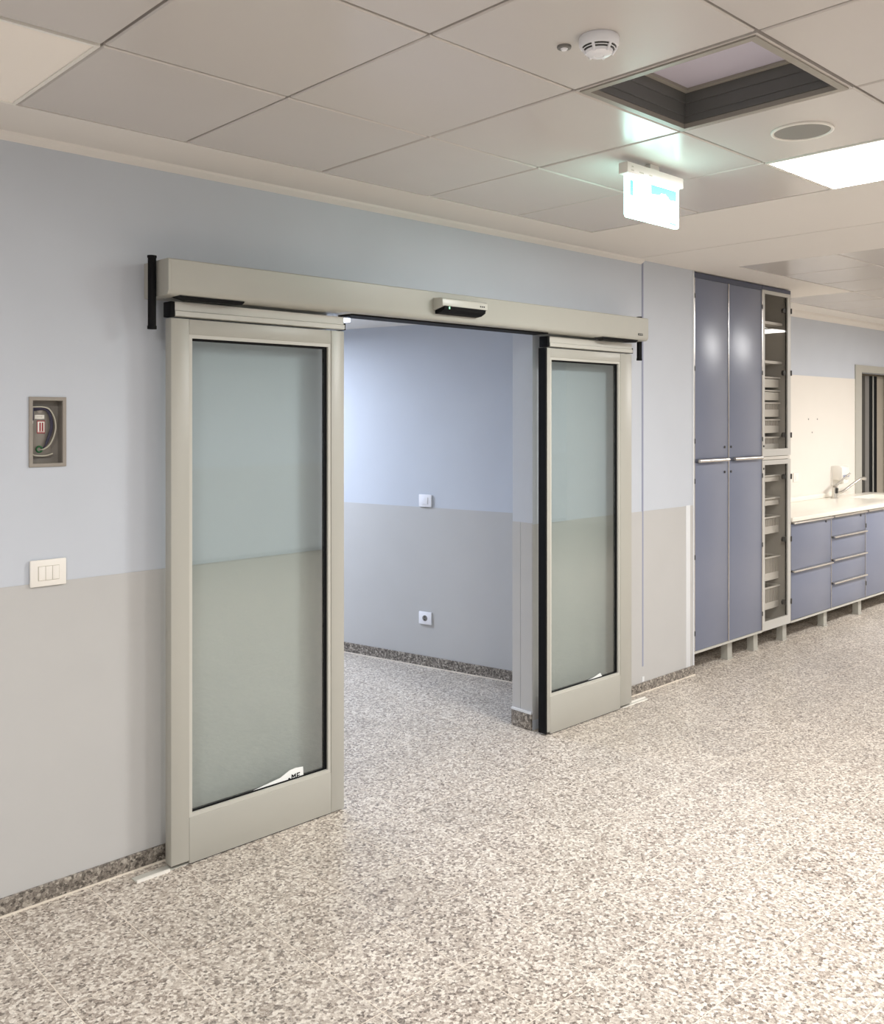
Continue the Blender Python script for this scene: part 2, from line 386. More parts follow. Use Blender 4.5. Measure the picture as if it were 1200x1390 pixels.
for i in range(len(FX)-1):
    for j in range(len(FY)-1):
        a = (FX[i], FX[i+1], FY[j], FY[j+1])
        if (1, i, j) == HATCH: continue
        if (1, i, j) == DIMP: light_panel(*a, M_DIM, 'unlit square ceiling panel with a faint added glow at the wall side, upper left corner of the view')
        elif (1, i, j) == (1, 10, 6): light_panel(*a, M_PANEL, 'glaring white square light panel beside the round ceiling speaker')
        elif (1, i, j) in LIT: light_panel(*a, M_PANEL, HID[(1, i, j)], 'lit ceiling panels out of view')
        else: ceil_tile(*a, i+j)
for i in range(len(GX)-1):
    for j in range(len(GY)-1):
        if j == len(GY)-2 and i < 3: continue
        a = (GX[i], GX[i+1], GY[j], GY[j+1])
        if (2, i, j) in LIT: light_panel(*a, M_PANEL, HID[(2, i, j)], 'lit ceiling panels out of view', .55 if j == 6 else 1.0)
        else: ceil_tile(*a, i+j)

# ------------------------------------------------------------------ other hall walls
def b_aw(bm):
    us = [CX0-.1, 9.62, 10.6, XR+.1]; vs = [0, 2.165, CZ+.06]
    grid_solid(bm, 'y', us, vs, lambda u, v: not (9.62 < u < 10.6 and v < 2.165), AY, AY+.13)
wa = struct(obj('wall_alcove', b_aw, M_WALL), 'blue wall behind the sink counter with cream lower panelling')
for x0, x1 in ((CX0, 9.475), (10.75, XR)): box('cream_panel', x0, x1, AY-.003, AY, .0, 2.09, M_CREAM, wa, label='cream lower wall panel')
for k, (x, z) in enumerate(((8.45, 1.686), (8.633, 1.686), (8.525, 1.562))):
    obj('screw_hole', lambda bm: cyl(bm, (x, AY-.0045, z), (x, AY-.003, z), .008, n=10), M_GREYM, wa)
struct(obj('trim_3', lambda bm: prism_x(bm, [(AY, CZ), (AY-.05, CZ), (AY-.045, CZ-.02), (AY-.02, CZ-.045), (AY, CZ-.055)], CX0, XR), M_PLAST), 'cream plaster cove over the counter wall')
struct(box('wall_left', XL-.1, XL, YB, WY, 0, CZ+.06, M_WALL)); struct(box('wall_right', XR, XR+.1, YB, AY+.1, 0, CZ+.06, M_CREAM))
wr = struct(box('wall_rear', XL-.1, XR+.1, YB-.1, YB, 0, CZ+.06, M_WALL)); box('dado_panel', XL, XR, YB, YB+DT, .06, DADO, M_DADO, wr)
struct(box('baseboard_rear', XL, XR, YB, YB+.012, 0, .062, M_BASE))
struct(box('wall_alcove_side', CX0-.1, CX0-.0005, WB, AY, 0, CZ+.06, M_WALL))
# doorway in the counter wall
d1 = struct(obj('door_1', lambda bm: grid_solid(bm, 'y', [9.475, 9.622, 10.6, 10.75], [0, 2.163, 2.235], lambda u, v: not (9.622 < u < 10.6 and v < 2.163), AY-.012, AY), M_ALU), 'grey metal frame of a doorway behind the sink counter')
box('stile', 10.12, 10.225, 4.13, 4.18, .01, 2.15, M_GREYM, d1); box('edge_seal', 10.226, 10.31, 4.13, 4.18, .01, 2.15, M_BLACK, d1)
box('guide_strip', 10.311, 10.335, 4.125, 4.18, .01, 2.15, M_ALU, d1); box('edge_seal', 10.336, 10.43, 4.13, 4.18, .01, 2.15, M_BLACK, d1)
box('door_leaf', 10.431, 10.95, 4.13, 4.18, .01, 2.15, M_BEIGE, d1)
lob = struct(obj('wall_lobby', lambda bm: (bx(bm, 9.4, 11.6, 5.3, 5.4, 0, 2.5), bx(bm, 11.5, 11.6, AY+.13, 5.3, 0, 2.5), bx(bm, 9.3, 9.4, AY+.13, 5.4, 0, 2.5), bx(bm, 9.3, 11.6, AY+.13, 5.4, 2.5, 2.6)), M_BEIGE), 'beige walls of the small lobby behind the doorway')
lt = thing('lobby_fill_lamp', (10.3, 4.9, 2.45), 'small unseen lamp added to brighten the lobby, above the doorway', 'lamp')  # unseen lamp, added so the lobby beyond the doorway reads brighter
box('base', 10.15, 10.45, 4.75, 5.05, 2.47, 2.5, M_WHITE, lt); box('diffuser', 10.17, 10.43, 4.77, 5.03, 2.45, 2.47, emis('lobby_fill_glow', (1, .92, .82), 16.0), lt)

# ------------------------------------------------------------------ inner room
dirv = (IB-IA).normalized(); nrm = Vector((dirv.y, -dirv.x))       # nrm points away from the room (+x)
def ipt(s, d=0): p = IA + dirv*s - nrm*d; return p.x, p.y           # d = distance into the room
LEN = (IB-IA).length
def strip(bm, s0, s1, d0, d1, z0, z1):
    q = [ipt(s0, d0), ipt(s1, d0), ipt(s1, d1), ipt(s0, d1)]
    A = [bm.verts.new((x, y, z0)) for x, y in q]; B = [bm.verts.new((x, y, z1)) for x, y in q]
    for k in range(4): bm.faces.new((A[k], A[(k+1) % 4], B[(k+1) % 4], B[k]))
    bm.faces.new(A[::-1]); bm.faces.new(B)
wi = struct(obj('wall_inner_right', lambda bm: strip(bm, 0, LEN, -.1, 0, 0, IZ+.1), M_WALL), 'blue oblique wall seen through the doorway')
obj('dado_panel', lambda bm: strip(bm, 0, LEN, 0, DT, .06, 1.088), M_DADO, wi)
b = struct(obj('baseboard_inner', lambda bm: strip(bm, 0, LEN, 0, .012, 0, .074), M_BASE), 'speckled terrazzo baseboard of the inner room')
obj('joint_bead', lambda bm: strip(bm, 0, LEN, .012, .016, 0, .007), M_GROUT, b)
struct(box('wall_inner_left', .70, .80, WB, 7.2, 0, IZ+.1, M_WALL)); struct(box('wall_inner_back', .70, 3.9, 7.15, 7.25, 0, IZ+.1, M_WALL))
struct(box('ceiling_inner', .7, 4.8, WB, 7.25, IZ, IZ+.08, M_WHITE), 'white ceiling of the inner room')
for (ax, ay, wd, wt_, lab) in ((3.00, 6.00, .55, INNER_W, 'surface ceiling lamp of the inner room, hidden behind the nearer door'), (3.505, 4.62, .10, .6, 'small glowing surface ceiling lamp inside the far room, peeking past the nearer door')):
    lm = thing('surface_ceiling_lamp', (ax, ay, IZ), lab, 'lamp'); h_ = wd/2
    box('housing', ax-h_, ax+h_, ay-h_, ay+h_, IZ-.02, IZ-.0005, M_WHITEC, lm); box('diffuser', ax-h_+.004, ax+h_-.004, ay-h_+.004, ay+h_-.004, IZ-.05, IZ-.02, M_INNER, lm, bevel=.006)
    lamp_beam('lamp_light', ax-h_+.01, ax+h_-.01, ay-h_+.01, ay+h_-.01, IZ-.0515, wt_, INNER_C, INNER_SPREAD, lm)
ang = math.atan2(dirv.y, dirv.x)
def wall_dev(name, s, z, label, cat):
    x, y = ipt(s, .0026); return thing(name, (x, y, z), label, cat, None, ang)   # local x along wall, local y: +y = into the room
s_dev = ((4.298-IA.x)*dirv.x + (4.703-IA.y)*dirv.y)
t = wall_dev('light_switch', s_dev, 1.134, 'small white light switch on the blue wall through the doorway', 'switch')
obj('plate', lambda bm: bx(bm, -.052, .052, 0, .012, -.042, .042), M_WHITEC, t, bevel=.003, local=True)
obj('rocker', lambda bm: bx(bm, -.024, .024, .012, .016, -.024, .024), M_WHITEC, t, bevel=.002, local=True)
t = wall_dev('power_socket', s_dev, .333, 'white power socket low on the wall through the doorway', 'socket')
obj('plate', lambda bm: bx(bm, -.052, .052, 0, .012, -.042, .042), M_WHITEC, t, bevel=.003, local=True)
obj('socket_well', lambda bm: cyl(bm, (0, .0118, 0), (0, .0135, 0), .020, n=20), M_GREYM, t, local=True)
for dz in (-.008, .008): obj('pin_hole', lambda bm: cyl(bm, (0, .0134, dz), (0, .0146, dz), .004, n=10), M_BLACK, t, local=True)

# ------------------------------------------------------------------ automatic door header
HX0, HX1, HY, HZ0, HZ1 = 1.609, 4.648, 3.150, 2.150, 2.283
hd = thing('door_header', ((HX0+HX1)/2, WY, HZ0), 'long champagne metal operator box above both sliding doors', 'door operator')
poly = [(WY, HZ1), (HY+.004, HZ1), (HY, HZ1-.004)]
for k in range(7):
    a = math.pi/2*k/6; poly.append((HY+.022-.022*math.cos(a), HZ0+.022-.022*math.sin(a)))
poly += [(WY, HZ0)]
cov = obj('cover', lambda bm: prism_x(bm, poly, HX0+.012, HX1-.010), M_ALU, hd, smooth=True)
for x0, x1 in ((HX0, HX0+.0115), (HX1-.0095, HX1)): obj('end_cap', lambda bm: prism_x(bm, poly, x0, x1), M_ALU, hd, smooth=True)
box('brush_seal', 2.49, 3.80, 3.20, 3.30, HZ0-.007, HZ0, M_BLACK, hd)
obj('badge', lambda bm: bx(bm, 4.545, 4.59, HY-.0015, HY, 2.178, 2.190), M_BLACK, cov)
for k in range(4): obj('badge_letter', lambda bm: bx(bm, 4.550+k*.010, 4.556+k*.010, HY-.0022, HY-.0015, 2.181, 2.187), M_ALU, cov)
for x0, x1, sl in ((1.655, 1.935, .03), (4.215, 4.56, .03)):
    obj('safety_sensor', lambda bm: (lambda lo, hi: [bm.faces.new(f) for f in ((lo[0], lo[1], lo[2], lo[3]), (hi[3], hi[2], hi[1], hi[0]), (lo[0], hi[0], hi[1], lo[1]), (lo[1], hi[1], hi[2], lo[2]), (lo[2], hi[2], hi[3], lo[3]), (lo[3], hi[3], hi[0], lo[0]))])(
        [bm.verts.new(v) for v in ((x0+.03, 3.168, HZ0-.0132), (x1-.01, 3.168, HZ0-.0132), (x1-.04, 3.216, HZ0-.0132), (x0+.05, 3.216, HZ0-.0132))],
        [bm.verts.new(v) for v in ((x0, 3.160, HZ0), (x1, 3.160, HZ0), (x1, 3.220, HZ0), (x0, 3.220, HZ0))]), M_BLACK, hd, label='flat black sensor wedge under the header')
# activation sensor
sn = thing('motion_sensor', (3.07, HY, 2.19), 'silver motion sensor with black underside on the middle of the header', 'sensor')
obj('housing', lambda bm: prism_x(bm, [(HY, 2.252), (3.098, 2.250), (3.086, 2.244), (3.084, 2.212), (HY, 2.196)], 2.922, 3.218), M_ALU2, sn, bevel=.003)
obj('lens', lambda bm: prism_x(bm, [(HY, 2.1955), (3.0845, 2.2115), (3.088, 2.196), (3.115, 2.183), (HY, 2.180)], 2.935, 3.205), M_BLACK, sn)
box('status_light', 2.962, 2.968, 3.0840, 3.0860, 2.199, 2.209, M_LED, sn, label='tiny green light')
for k in range(3): box('logo', 3.165+k*.012, 3.172+k*.012, 3.0832, 3.0842, 2.222, 2.229, M_DARK, sn)
# black sleeves at the ends of the header
for x, y, z0, z1, lab in ((1.5915, 3.245, 2.028, 2.300, 'long black tube fixed to the near end of the door header'), (4.6655, 3.225, 2.040, 2.300, 'black tube hanging below the far end of the door header')):
    t = thing('black_tube', (x, y, z0), lab, 'tube')
    obj('sleeve', lambda bm: cyl(bm, (x, y, z0+.012), (x, y, z1-.008), .0150, n=20), M_BLACK, t, smooth=True)
    obj('end_plug', lambda bm: cyl(bm, (x, y, z0), (x, y, z0+.012), .017, n=20), M_BLACK, t, smooth=True); obj('end_plug', lambda bm: cyl(bm, (x, y, z1-.008), (x, y, z1), .017, n=20), M_BLACK, t, smooth=True)

# ------------------------------------------------------------------ sliding doors
def sliding_door(x0, x1, gx0, gx1, gz0, gz1, lead, label, inset):
    DY0, DY1 = 3.235, 3.282; ZT = 2.075
    t = thing('sliding_door', ((x0+x1)/2, 3.258, .004), label, 'door')
    bd = .014
    z_st = .016
    box('stile', x0, gx0-bd, DY0, DY1, z_st, ZT, M_ALU, t, bevel=.002); box('stile', gx1+bd, x1, DY0, DY1, z_st if lead < 0 else .004, ZT, M_ALU, t, bevel=.002)
    box('rail', gx0-bd+.0008, gx1+bd-.0008, DY0+.0015, DY1, gz1+bd, ZT-.001, M_ALU, t, bevel=.001)
    kr = box('kick_rail', gx0-bd+.0008, gx1+bd-.0008, DY0+.0005, DY1, .004, gz0-bd, M_ALU, t, bevel=.001)
    box('floor_seal', gx0-bd+.002, gx1+bd-.002, DY0+.004, DY1-.004, 0.0004, .004, M_BLACK, kr)
    obj('glazing_bead', lambda bm: ring_xz(bm, gx0-bd, gx1+bd, gz0-bd, gz1+bd, bd, bd, DY0+.0045, 3.250), M_ALU2, t)
    obj('glazing_bead', lambda bm: ring_xz(bm, gx0-bd, gx1+bd, gz0-bd, gz1+bd, bd, bd, 3.268, DY1-.003), M_ALU2, t)
    obj('gasket', lambda bm: grid_solid(bm, 'y', [gx0-.006, gx0+.002, gx1-.013, gx1+.006], [gz0-.006, gz0+.005, gz1-.009, gz1+.006], lambda u, v: not (gx0+.002 < u < gx1-.013 and gz0+.005 < v < gz1-.009), 3.2505, 3.2675), M_BLACK, t)
    box('glass_pane', gx0+.0025, gx1-.0135, 3.2555, 3.2635, gz0+.0055, gz1-.0095, M_GLASS, t, label='clear greenish glass pane')
    # hanger profile above the leaf
    hp = obj('hanger_profile', lambda bm: prism_x(bm, [(DY1, 2.136), (DY0-.004, 2.136), (DY0-.004, 2.104), (DY0-.010, 2.101), (DY0-.010, 2.083), (DY0, 2.081), (DY1, 2.081)], x0+.012, x1-.004), M_ALU2, t)
    box('end_cap', x0-.006, x0+.0118, DY0-.008, DY1+.004, 2.079, 2.1358, M_BLACK, hp, bevel=.002); box('end_cap', x1-.0038, x1+.002, DY0-.008, DY1+.004, 2.079, 2.110, M_BLACK, hp)
    ex = x0 if lead < 0 else x1
    if lead < 0: box('edge_seal', ex-.012, ex-.0002, DY0+.002, DY1+.004, .01, ZT, M_BLACK, t, label='black rubber edge seal')
    else: box('edge_seal', ex+.0002, ex+.0012, DY0+.012, DY1-.002, .01, ZT, M_BLACK, t, label='black rubber edge seal')
    obj('groove', lambda bm: bx(bm, x0+.030, x0+.0312, DY0-.0003, DY0+.001, .02, ZT-.002), M_GREYM, t) if lead < 0 and False else None
    return t
sliding_door(1.663, 2.474, 1.752, 2.392, .192, 2.003, +1, 'nearer, larger looking glass sliding door left of the open doorway', 0)
sliding_door(3.833, 4.602, 3.874, 4.478, .215, 2.012, -1, 'farther glass sliding door with black leading edge, right of the doorway', 0)
# torn stickers behind the glass edge
def ps(pts, y0, y1, name, lab):
    return tag(obj(name, lambda bm: prism_y(bm, pts, y0, y1), M_PAPER), lab, 'paper')
p = ps([(2.02, .1955), (2.10, .206), (2.16, .214), (2.205, .233), (2.235, .236), (2.272, .232), (2.274, .1955)], 3.2538, 3.2552, 'torn_sticker', 'torn white sticker with black letters on the nearer door glass')
def letters(bm):
    z0, z1, y0, y1 = .1972, .2135, 3.2530, 3.2537
    x = 2.214
    for dx in (0, .017): bx(bm, x+dx, x+dx+.0045, y0, y1, z0, z1)
    bx(bm, x+.0045, x+.009, y0, y1, z1-.011, z1-.003); bx(bm, x+.009, x+.0125, y0, y1, z1-.015, z1-.007); bx(bm, x+.0125, x+.017, y0, y1, z1-.011, z1-.003)
    x = 2.240
    bx(bm, x, x+.0045, y0, y1, z0, z1); bx(bm, x+.0045, x+.016, y0, y1, z1-.0045, z1); bx(bm, x+.0045, x+.014, y0, y1, z1-.014, z1-.010)
    bx(bm, 2.198, 2.207, y0, y1, z0, z0+.005)
obj('lettering', letters, M_BLACK, p)
ps([(4.20, .2185), (4.26, .226), (4.325, .240), (4.34, .2185)], 3.2538, 3.2552, 'torn_sticker', 'small torn white sticker on the farther door glass')
for (x0, x1, lab) in ((1.53, 1.90, 'white metal floor guide sticking out below the nearer sliding door'), (4.52, 4.775, 'short white floor guide sticking out below the farther sliding door')):
    t = thing('floor_guide', ((x0+x1)/2, 3.259, 0), lab, 'floor guide')
    if x0 < 3: x1 = 1.755
    box('base_strip', x0, x1 if x0 < 3 else x1, 3.244, 3.284, 0, .0035 if x0 < 3 else .0035, M_ALU2, t); box('guide_fin', x0, (1.660 if x0 < 3 else x1), 3.236, 3.2435, 0, .010 if x0 < 3 else .003, M_WHITE, t)
    if x0 > 3: box('guide_fin', 4.612, x1, 3.256, 3.262, .0036, .012, M_WHITE, t)

# ------------------------------------------------------------------ wall box with cables, and switch plate
t = thing('junction_box', (1.2485, WY, 1.528), 'open grey electrical wall box with loose cables left of the doors', 'junction box')
obj('frame', lambda bm: ring_xz(bm, 1.184, 1.313, 1.527, 1.773, .0125, .0125, WY-.006, WY+.010), M_BOXF, t, bevel=.001)
def b_boxb(bm):
    X0, X1, Z0, Z1 = EB; e = .0015
    bx(bm, X0+e, X1-e, WY+.046, WY+.050, Z0+e, Z1-e)
    bx(bm, X0+e, X0+e+.002, WY+.011, WY+.046, Z0+e, Z1-e); bx(bm, X1-e-.002, X1-e, WY+.011, WY+.046, Z0+e, Z1-e)
    bx(bm, X0+e+.002, X1-e-.002, WY+.011, WY+.046, Z0+e, Z0+e+.002); bx(bm, X0+e+.002, X1-e-.002, WY+.011, WY+.046, Z1-e-.002, Z1-e)
bd = obj('body', b_boxb, M_BOX, t)
yb = WY+.046
pl = box('mounting_plate', 1.197, 1.276, yb-.006, yb-.001, 1.558, 1.742, M_BOX, t, bevel=.002)
obj('screw_tab', lambda bm: (cyl(bm, (1.236, yb-.008, 1.726), (1.236, yb-.006, 1.726), .010, n=14), cyl(bm, (1.236, yb-.009, 1.726), (1.236, yb-.008, 1.726), .004, n=8)), M_BOXF, pl)
lb = box('label', 1.219, 1.252, yb-.0075, yb-.006, 1.696, 1.710, M_WHITE, pl)
for k in range(4): box('print', 1.226+k*.005, 1.2295+k*.005, yb-.008, yb-.0075, 1.701, 1.7045, M_CABLE, lb)
wl = box('warning_label', 1.2265, 1.2545, yb-.0075, yb-.006, 1.644, 1.690, M_RED, pl, label='white label with two red bars')
box('print', 1.2285, 1.2525, yb-.008, yb-.0075, 1.6475, 1.6865, M_WHITE, wl)
for x in (1.2345, 1.243): box('print', x, x+.005, yb-.0085, yb-.008, 1.652, 1.6825, M_RED, wl)
box('print', 1.2315, 1.250, yb-.0085, yb-.008, 1.649, 1.651, M_RED, wl)
obj('grommet', lambda bm: tube(bm, [(1.234+.010*math.cos(a), yb-.009, 1.588+.010*math.sin(a)) for a in [math.pi*2*k/16 for k in range(17)]], .003, 8), M_GREEN, t, smooth=True)
obj('cable', lambda bm: tube(bm, smooth_path([(1.234, yb, 1.588), (1.246, yb-.014, 1.588), (1.268, yb-.022, 1.608), (1.284, yb-.026, 1.655), (1.282, yb-.026, 1.695), (1.266, yb-.022, 1.728), (1.245, yb-.016, 1.738), (1.205, yb-.014, 1.738)]), .0026, 8), M_CABLE, t, smooth=True)
for k in range(3):
    obj('cable', lambda bm: tube(bm, smooth_path([(1.236, yb, 1.590), (1.250, yb-.012, 1.596), (1.264-.003*k, yb-.016, 1.622), (1.276-.003*k, yb-.019, 1.665), (1.272-.003*k, yb-.018, 1.705), (1.258-.003*k, yb-.015, 1.732-.002*k), (1.225, yb-.012, 1.736-.004*k), (1.200, yb-.012, 1.732-.005*k)]), .0026, 8), M_NAVY, t, smooth=True)
obj('cable', lambda bm: tube(bm, smooth_path([(1.200, yb-.014, 1.578), (1.215, yb-.018, 1.567), (1.250, yb-.018, 1.565), (1.278, yb-.016, 1.572)]), .0024, 8), M_CABLE, t, smooth=True)
box('connector', 1.196, 1.208, yb-.030, yb-.008, 1.690, 1.735, M_NAVY, t, bevel=.002)
obj('connector_tip', lambda bm: cyl(bm, (1.203, yb-.020, 1.680), (1.203, yb-.020, 1.690), .0055, n=12), M_WHITE, t, smooth=True)
t = thing('switch_plate', (1.2475, WY-DT, 1.109), 'wide white three module switch plate below the open wall box', 'switch')
box('plate', 1.185, 1.310, WY-.014, WY-DT-.0003 if False else WY-.0003-.0025, 1.109, 1.202, M_WHITE, t, bevel=.003)
box('module_frame', 1.2115, 1.2845, WY-.0152, WY-.0141, 1.1295, 1.1805, M_CABLE, t)
for k in range(3): box('rocker', 1.2128+k*.0240, 1.2128+k*.0240+.0226, WY-.0172, WY-.0153, 1.131, 1.179, M_WHITE, t, bevel=.001)

# ------------------------------------------------------------------ ceiling fittings
x0, x1, y0, y1 = FX[8], FX[9], FY[-4], FY[-3]
t = thing('recessed_ceiling_fixture', ((x0+x1)/2, (y0+y1)/2, CZ-.004), 'unlit square recessed fixture with deep dark grey sides and lavender top', 'ceiling fixture')
obj('frame', lambda bm: ring_xy(bm, x0+.012, x1-.012, y0+.012, y1-.012, .022, CZ-.004, CZ+.012), M_FIXFR, t)
obj('tile_rim', lambda bm: ring_xy(bm, x0+.0035, x1-.0035, y0+.0035, y1-.0035, .0083, CZ+.0005, CZ+.02), M_CTILE, t)
for k, (za, zb, ins) in enumerate(((.0125, .035, .026), (.035, .075, .031), (.075, .12, .036))):
    obj('side_wall', lambda bm: ring_xy(bm, x0+.012, x1-.012, y0+.012, y1-.012, ins, CZ+za+.0003, CZ+zb), M_RECESS, t)
obj('diffuser_frame', lambda bm: ring_xy(bm, x0+.045, x1-.045, y0+.045, y1-.045, .022, CZ+.108, CZ+.1165), M_FIXFR, t)
box('diffuser', x0+.062, x1-.062, y0+.062, y1-.062, CZ+.117, CZ+.125, M_LAV, t)
cx, cy = 1.937, 1.462
t = thing('smoke_detector', (cx, cy, CZ), 'round white smoke detector on the ceiling tile', 'smoke detector')
obj('base', lambda bm: lathe(bm, cx, cy, [(.0, CZ+.0008), (.050, CZ+.0008), (.052, CZ-.004), (.051, CZ-.020), (.047, CZ-.026), (.0, CZ-.026)]), M_WHITEC, t, smooth=True)
obj('chamber', lambda bm: lathe(bm, cx, cy, [(.0, CZ-.0262), (.044, CZ-.0262), (.038, CZ-.034), (.0, CZ-.034)]), M_DARK, t, smooth=True)
for k in range(6):
    a = math.pi*2*k/6+.3
    obj('rib', lambda bm: cyl(bm, (cx+.0455*math.cos(a), cy+.0455*math.sin(a), CZ-.024), (cx+.033*math.cos(a), cy+.033*math.sin(a), CZ-.043), .004, n=8), M_WHITEC, t)
obj('vane', lambda bm: [tube(bm, [(cx+.0405*math.cos(a), cy+.0405*math.sin(a), CZ-.0305) for a in [2*math.pi*k/40 for k in range(41)]], .0013, 6)], M_WHITEC, t, smooth=True)
obj('cap', lambda bm: lathe(bm, cx, cy, [(.0, CZ-.034), (.036, CZ-.0345), (.034, CZ-.041), (.026, CZ-.046), (.013, CZ-.047), (.012, CZ-.045), (.0, CZ-.045)]), M_WHITEC, t, smooth=True)
cx2, cy2 = 1.917, 1.560
t = thing('indicator_button', (cx2, cy2, CZ), 'tiny round ceiling indicator beside the smoke detector', 'indicator')
obj('ring', lambda bm: lathe(bm, cx2, cy2, [(.0, CZ+.0008), (.019, CZ+.0008), (.018, CZ-.005), (.010, CZ-.006), (.0, CZ-.006)], 20), M_GREYM, t, smooth=True)
obj('lens', lambda bm: lathe(bm, cx2, cy2, [(.0, CZ-.0061), (.010, CZ-.0061), (.007, CZ-.010), (.0, CZ-.011)], 16), M_WHITEC, t, smooth=True)
cx3, cy3 = 3.068, 1.462
t = thing('ceiling_speaker', (cx3, cy3, CZ), 'round flush ceiling speaker with grey grille beside the bright panel', 'speaker')
obj('rim', lambda bm: tube(bm, [(cx3+.096*math.cos(a), cy3+.096*math.sin(a), CZ-.001) for a in [2*math.pi*k/48 for k in range(49)]], .006, 8), M_WHITE, t, smooth=True)
obj('grille', lambda bm: lathe(bm, cx3, cy3, [(.0, CZ+.001), (.092, CZ+.001), (.090, CZ-.003), (.05, CZ-.005), (.0, CZ-.006)], 40), M_SPK, t, smooth=True)
# exit sign
sy = 2.062
t = thing('exit_sign', (3.07, sy, 2.452), 'glowing hanging emergency exit sign under the ceiling', 'exit sign')
box('bracket', 3.045, 3.105, sy-.008, sy+.016, 2.654, CZ+.0008, M_WHITE, t); hs = box('housing', 2.880, 3.258, sy-.020, sy+.022, 2.612, 2.654, M_WHITE, t, bevel=.003)
for x, z, wd in ((2.905, 2.636, .012), (2.902, 2.622, .018), (2.955, 2.622, .028), (3.02, 2.622, .02)): box('print', x, x+wd, sy-.0206, sy-.020, z, z+.005, M_CABLE, hs)
def rrect(X0, X1, Z0, Z1, r):
    out = [(X0, Z1), (X0, Z0+r)]
    out += [(X0+r-r*math.cos(a), Z0+r-r*math.sin(a)) for a in [math.pi/2*k/5 for k in range(6)]][1:]
    out += [(X1-r+r*math.sin(a), Z0+r-r*math.cos(a)) for a in [math.pi/2*k/5 for k in range(6)]] + [(X1, Z1)]
    return out
pn = obj('light_plate', lambda bm: prism_y(bm, rrect(2.893, 3.246, 2.452, 2.6115, .012), sy-.006, sy+.006), M_SIGN, t)
box('pictogram', 2.915, 2.934, sy-.0072, sy-.0062, 2.535, 2.592, M_CYAN, pn)
obj('pictogram', lambda bm: prism_y(bm, [(3.052, 2.598), (3.052, 2.562), (3.112, 2.566), (3.120, 2.574), (3.150, 2.576), (3.168, 2.566), (3.182, 2.556), (3.226, 2.560), (3.226, 2.598)], sy-.0072, sy-.0062), M_CYAN, pn)
box('pictogram', 3.180, 3.222, sy-.0072, sy-.0062, 2.462, 2.470, M_CYAN, pn)

# ------------------------------------------------------------------ tall blue cabinet
CF = 3.345; DTH = .018
def handle(parent, x0, x1, z, name='handle'):
    return obj(name, lambda bm: prism_x(bm, [(CF, z+.011), (CF-.022, z+.010), (CF-.026, z+.004), (CF-.024, z-.002), (CF-.016, z-.004), (CF-.018, z+.003), (CF, z+.004)], x0, x1), M_CHROME, parent, smooth=True)
def bar_handle(parent, x0, x1, z):
    def b(bm):
        cyl(bm, (x0, CF-.024, z), (x1, CF-.024, z), .012, n=14)
        for x in (x0+.03, x1-.03): cyl(bm, (x, CF-.024, z), (x, CF+.001, z), .006, n=10)
    return obj('handle', b, M_CHROME, parent, smooth=True)
def carcass(t, x0, x1, z0, z1, y1=AY-.006, m=M_CABIN):
    e = .018
    def b(bm):
        bx(bm, x0, x0+e, CF+DTH+.001, y1, z0, z1); bx(bm, x1-e, x1, CF+DTH+.001, y1, z0, z1)
        bx(bm, x0+e, x1-e, CF+DTH+.001, y1, z0, z0+e); bx(bm, x0+e, x1-e, CF+DTH+.001, y1, z1-e, z1)
        bx(bm, x0+e, x1-e, y1-.008, y1, z0+e, z1-e)
    return obj('carcass', b, m, t)
def leg(t, x, y=3.40):
    obj('leg', lambda bm: (bx(bm, x-.03, x+.03, y-.02, y+.03, 0.012, .1295), bx(bm, x-.034, x+.034, y-.024, y+.034, 0, .012)), M_ALU, t)
tc = thing('tall_cabinet', (5.92, 3.65, 0), 'tall slate blue cupboard with four doors and steel bar handles', 'cabinet')
carcass(tc, 5.460, 6.386, .13, 2.668)
obj('base_strip', lambda bm: bx(bm, 5.460, 6.386, CF+.001, CF+DTH, .130, .146), M_ALU2, tc)
box('filler', 5.460, 6.386, CF+.003, CF+DTH, 2.632, 2.668, M_CABTOP, tc)
for x in (5.4605, 5.9005, 6.3765): obj('edge_profile', lambda bm: bx(bm, x, x+.008, CF-.004, CF+DTH, .147, 2.630), M_CHROME, tc)
for (x0, x1, side) in ((5.470, 5.899, 1), (5.910, 6.3755, -1)):
    for z0, z1 in ((.148, 1.398), (1.424, 2.630)):
        dr = box('door', x0, x1, CF, CF+DTH, z0, z1, M_CAB, tc, bevel=.0015)
        if z0 > 1:
            bar_handle(dr, x0+(.02 if side > 0 else .04), x1-.03, 1.411)
        lx = x1-.045 if side > 0 else x0+.028; lz = 1.325 if z0 < 1 else 1.497
        obj('lock', lambda bm: cyl(bm, (lx, CF-.004, lz), (lx, CF, lz), .009, n=12), M_DARK, dr)
        hx = x0-.006 if side > 0 else x1+.003
        for hz in (z0+.12, (z0+z1)/2, z1-.12): obj('hinge', lambda bm: bx(bm, hx-.001, hx+.007, CF-.007, CF+.002, hz-.016, hz+.016), M_DARK, dr)
box('middle_rail', 5.470, 6.3755, CF+.004, CF+DTH, 1.399, 1.423, M_CABTOP, tc)
leg(tc, 5.985); leg(tc, 6.352); leg(tc, 5.52, 3.90); leg(tc, 6.33, 3.90)
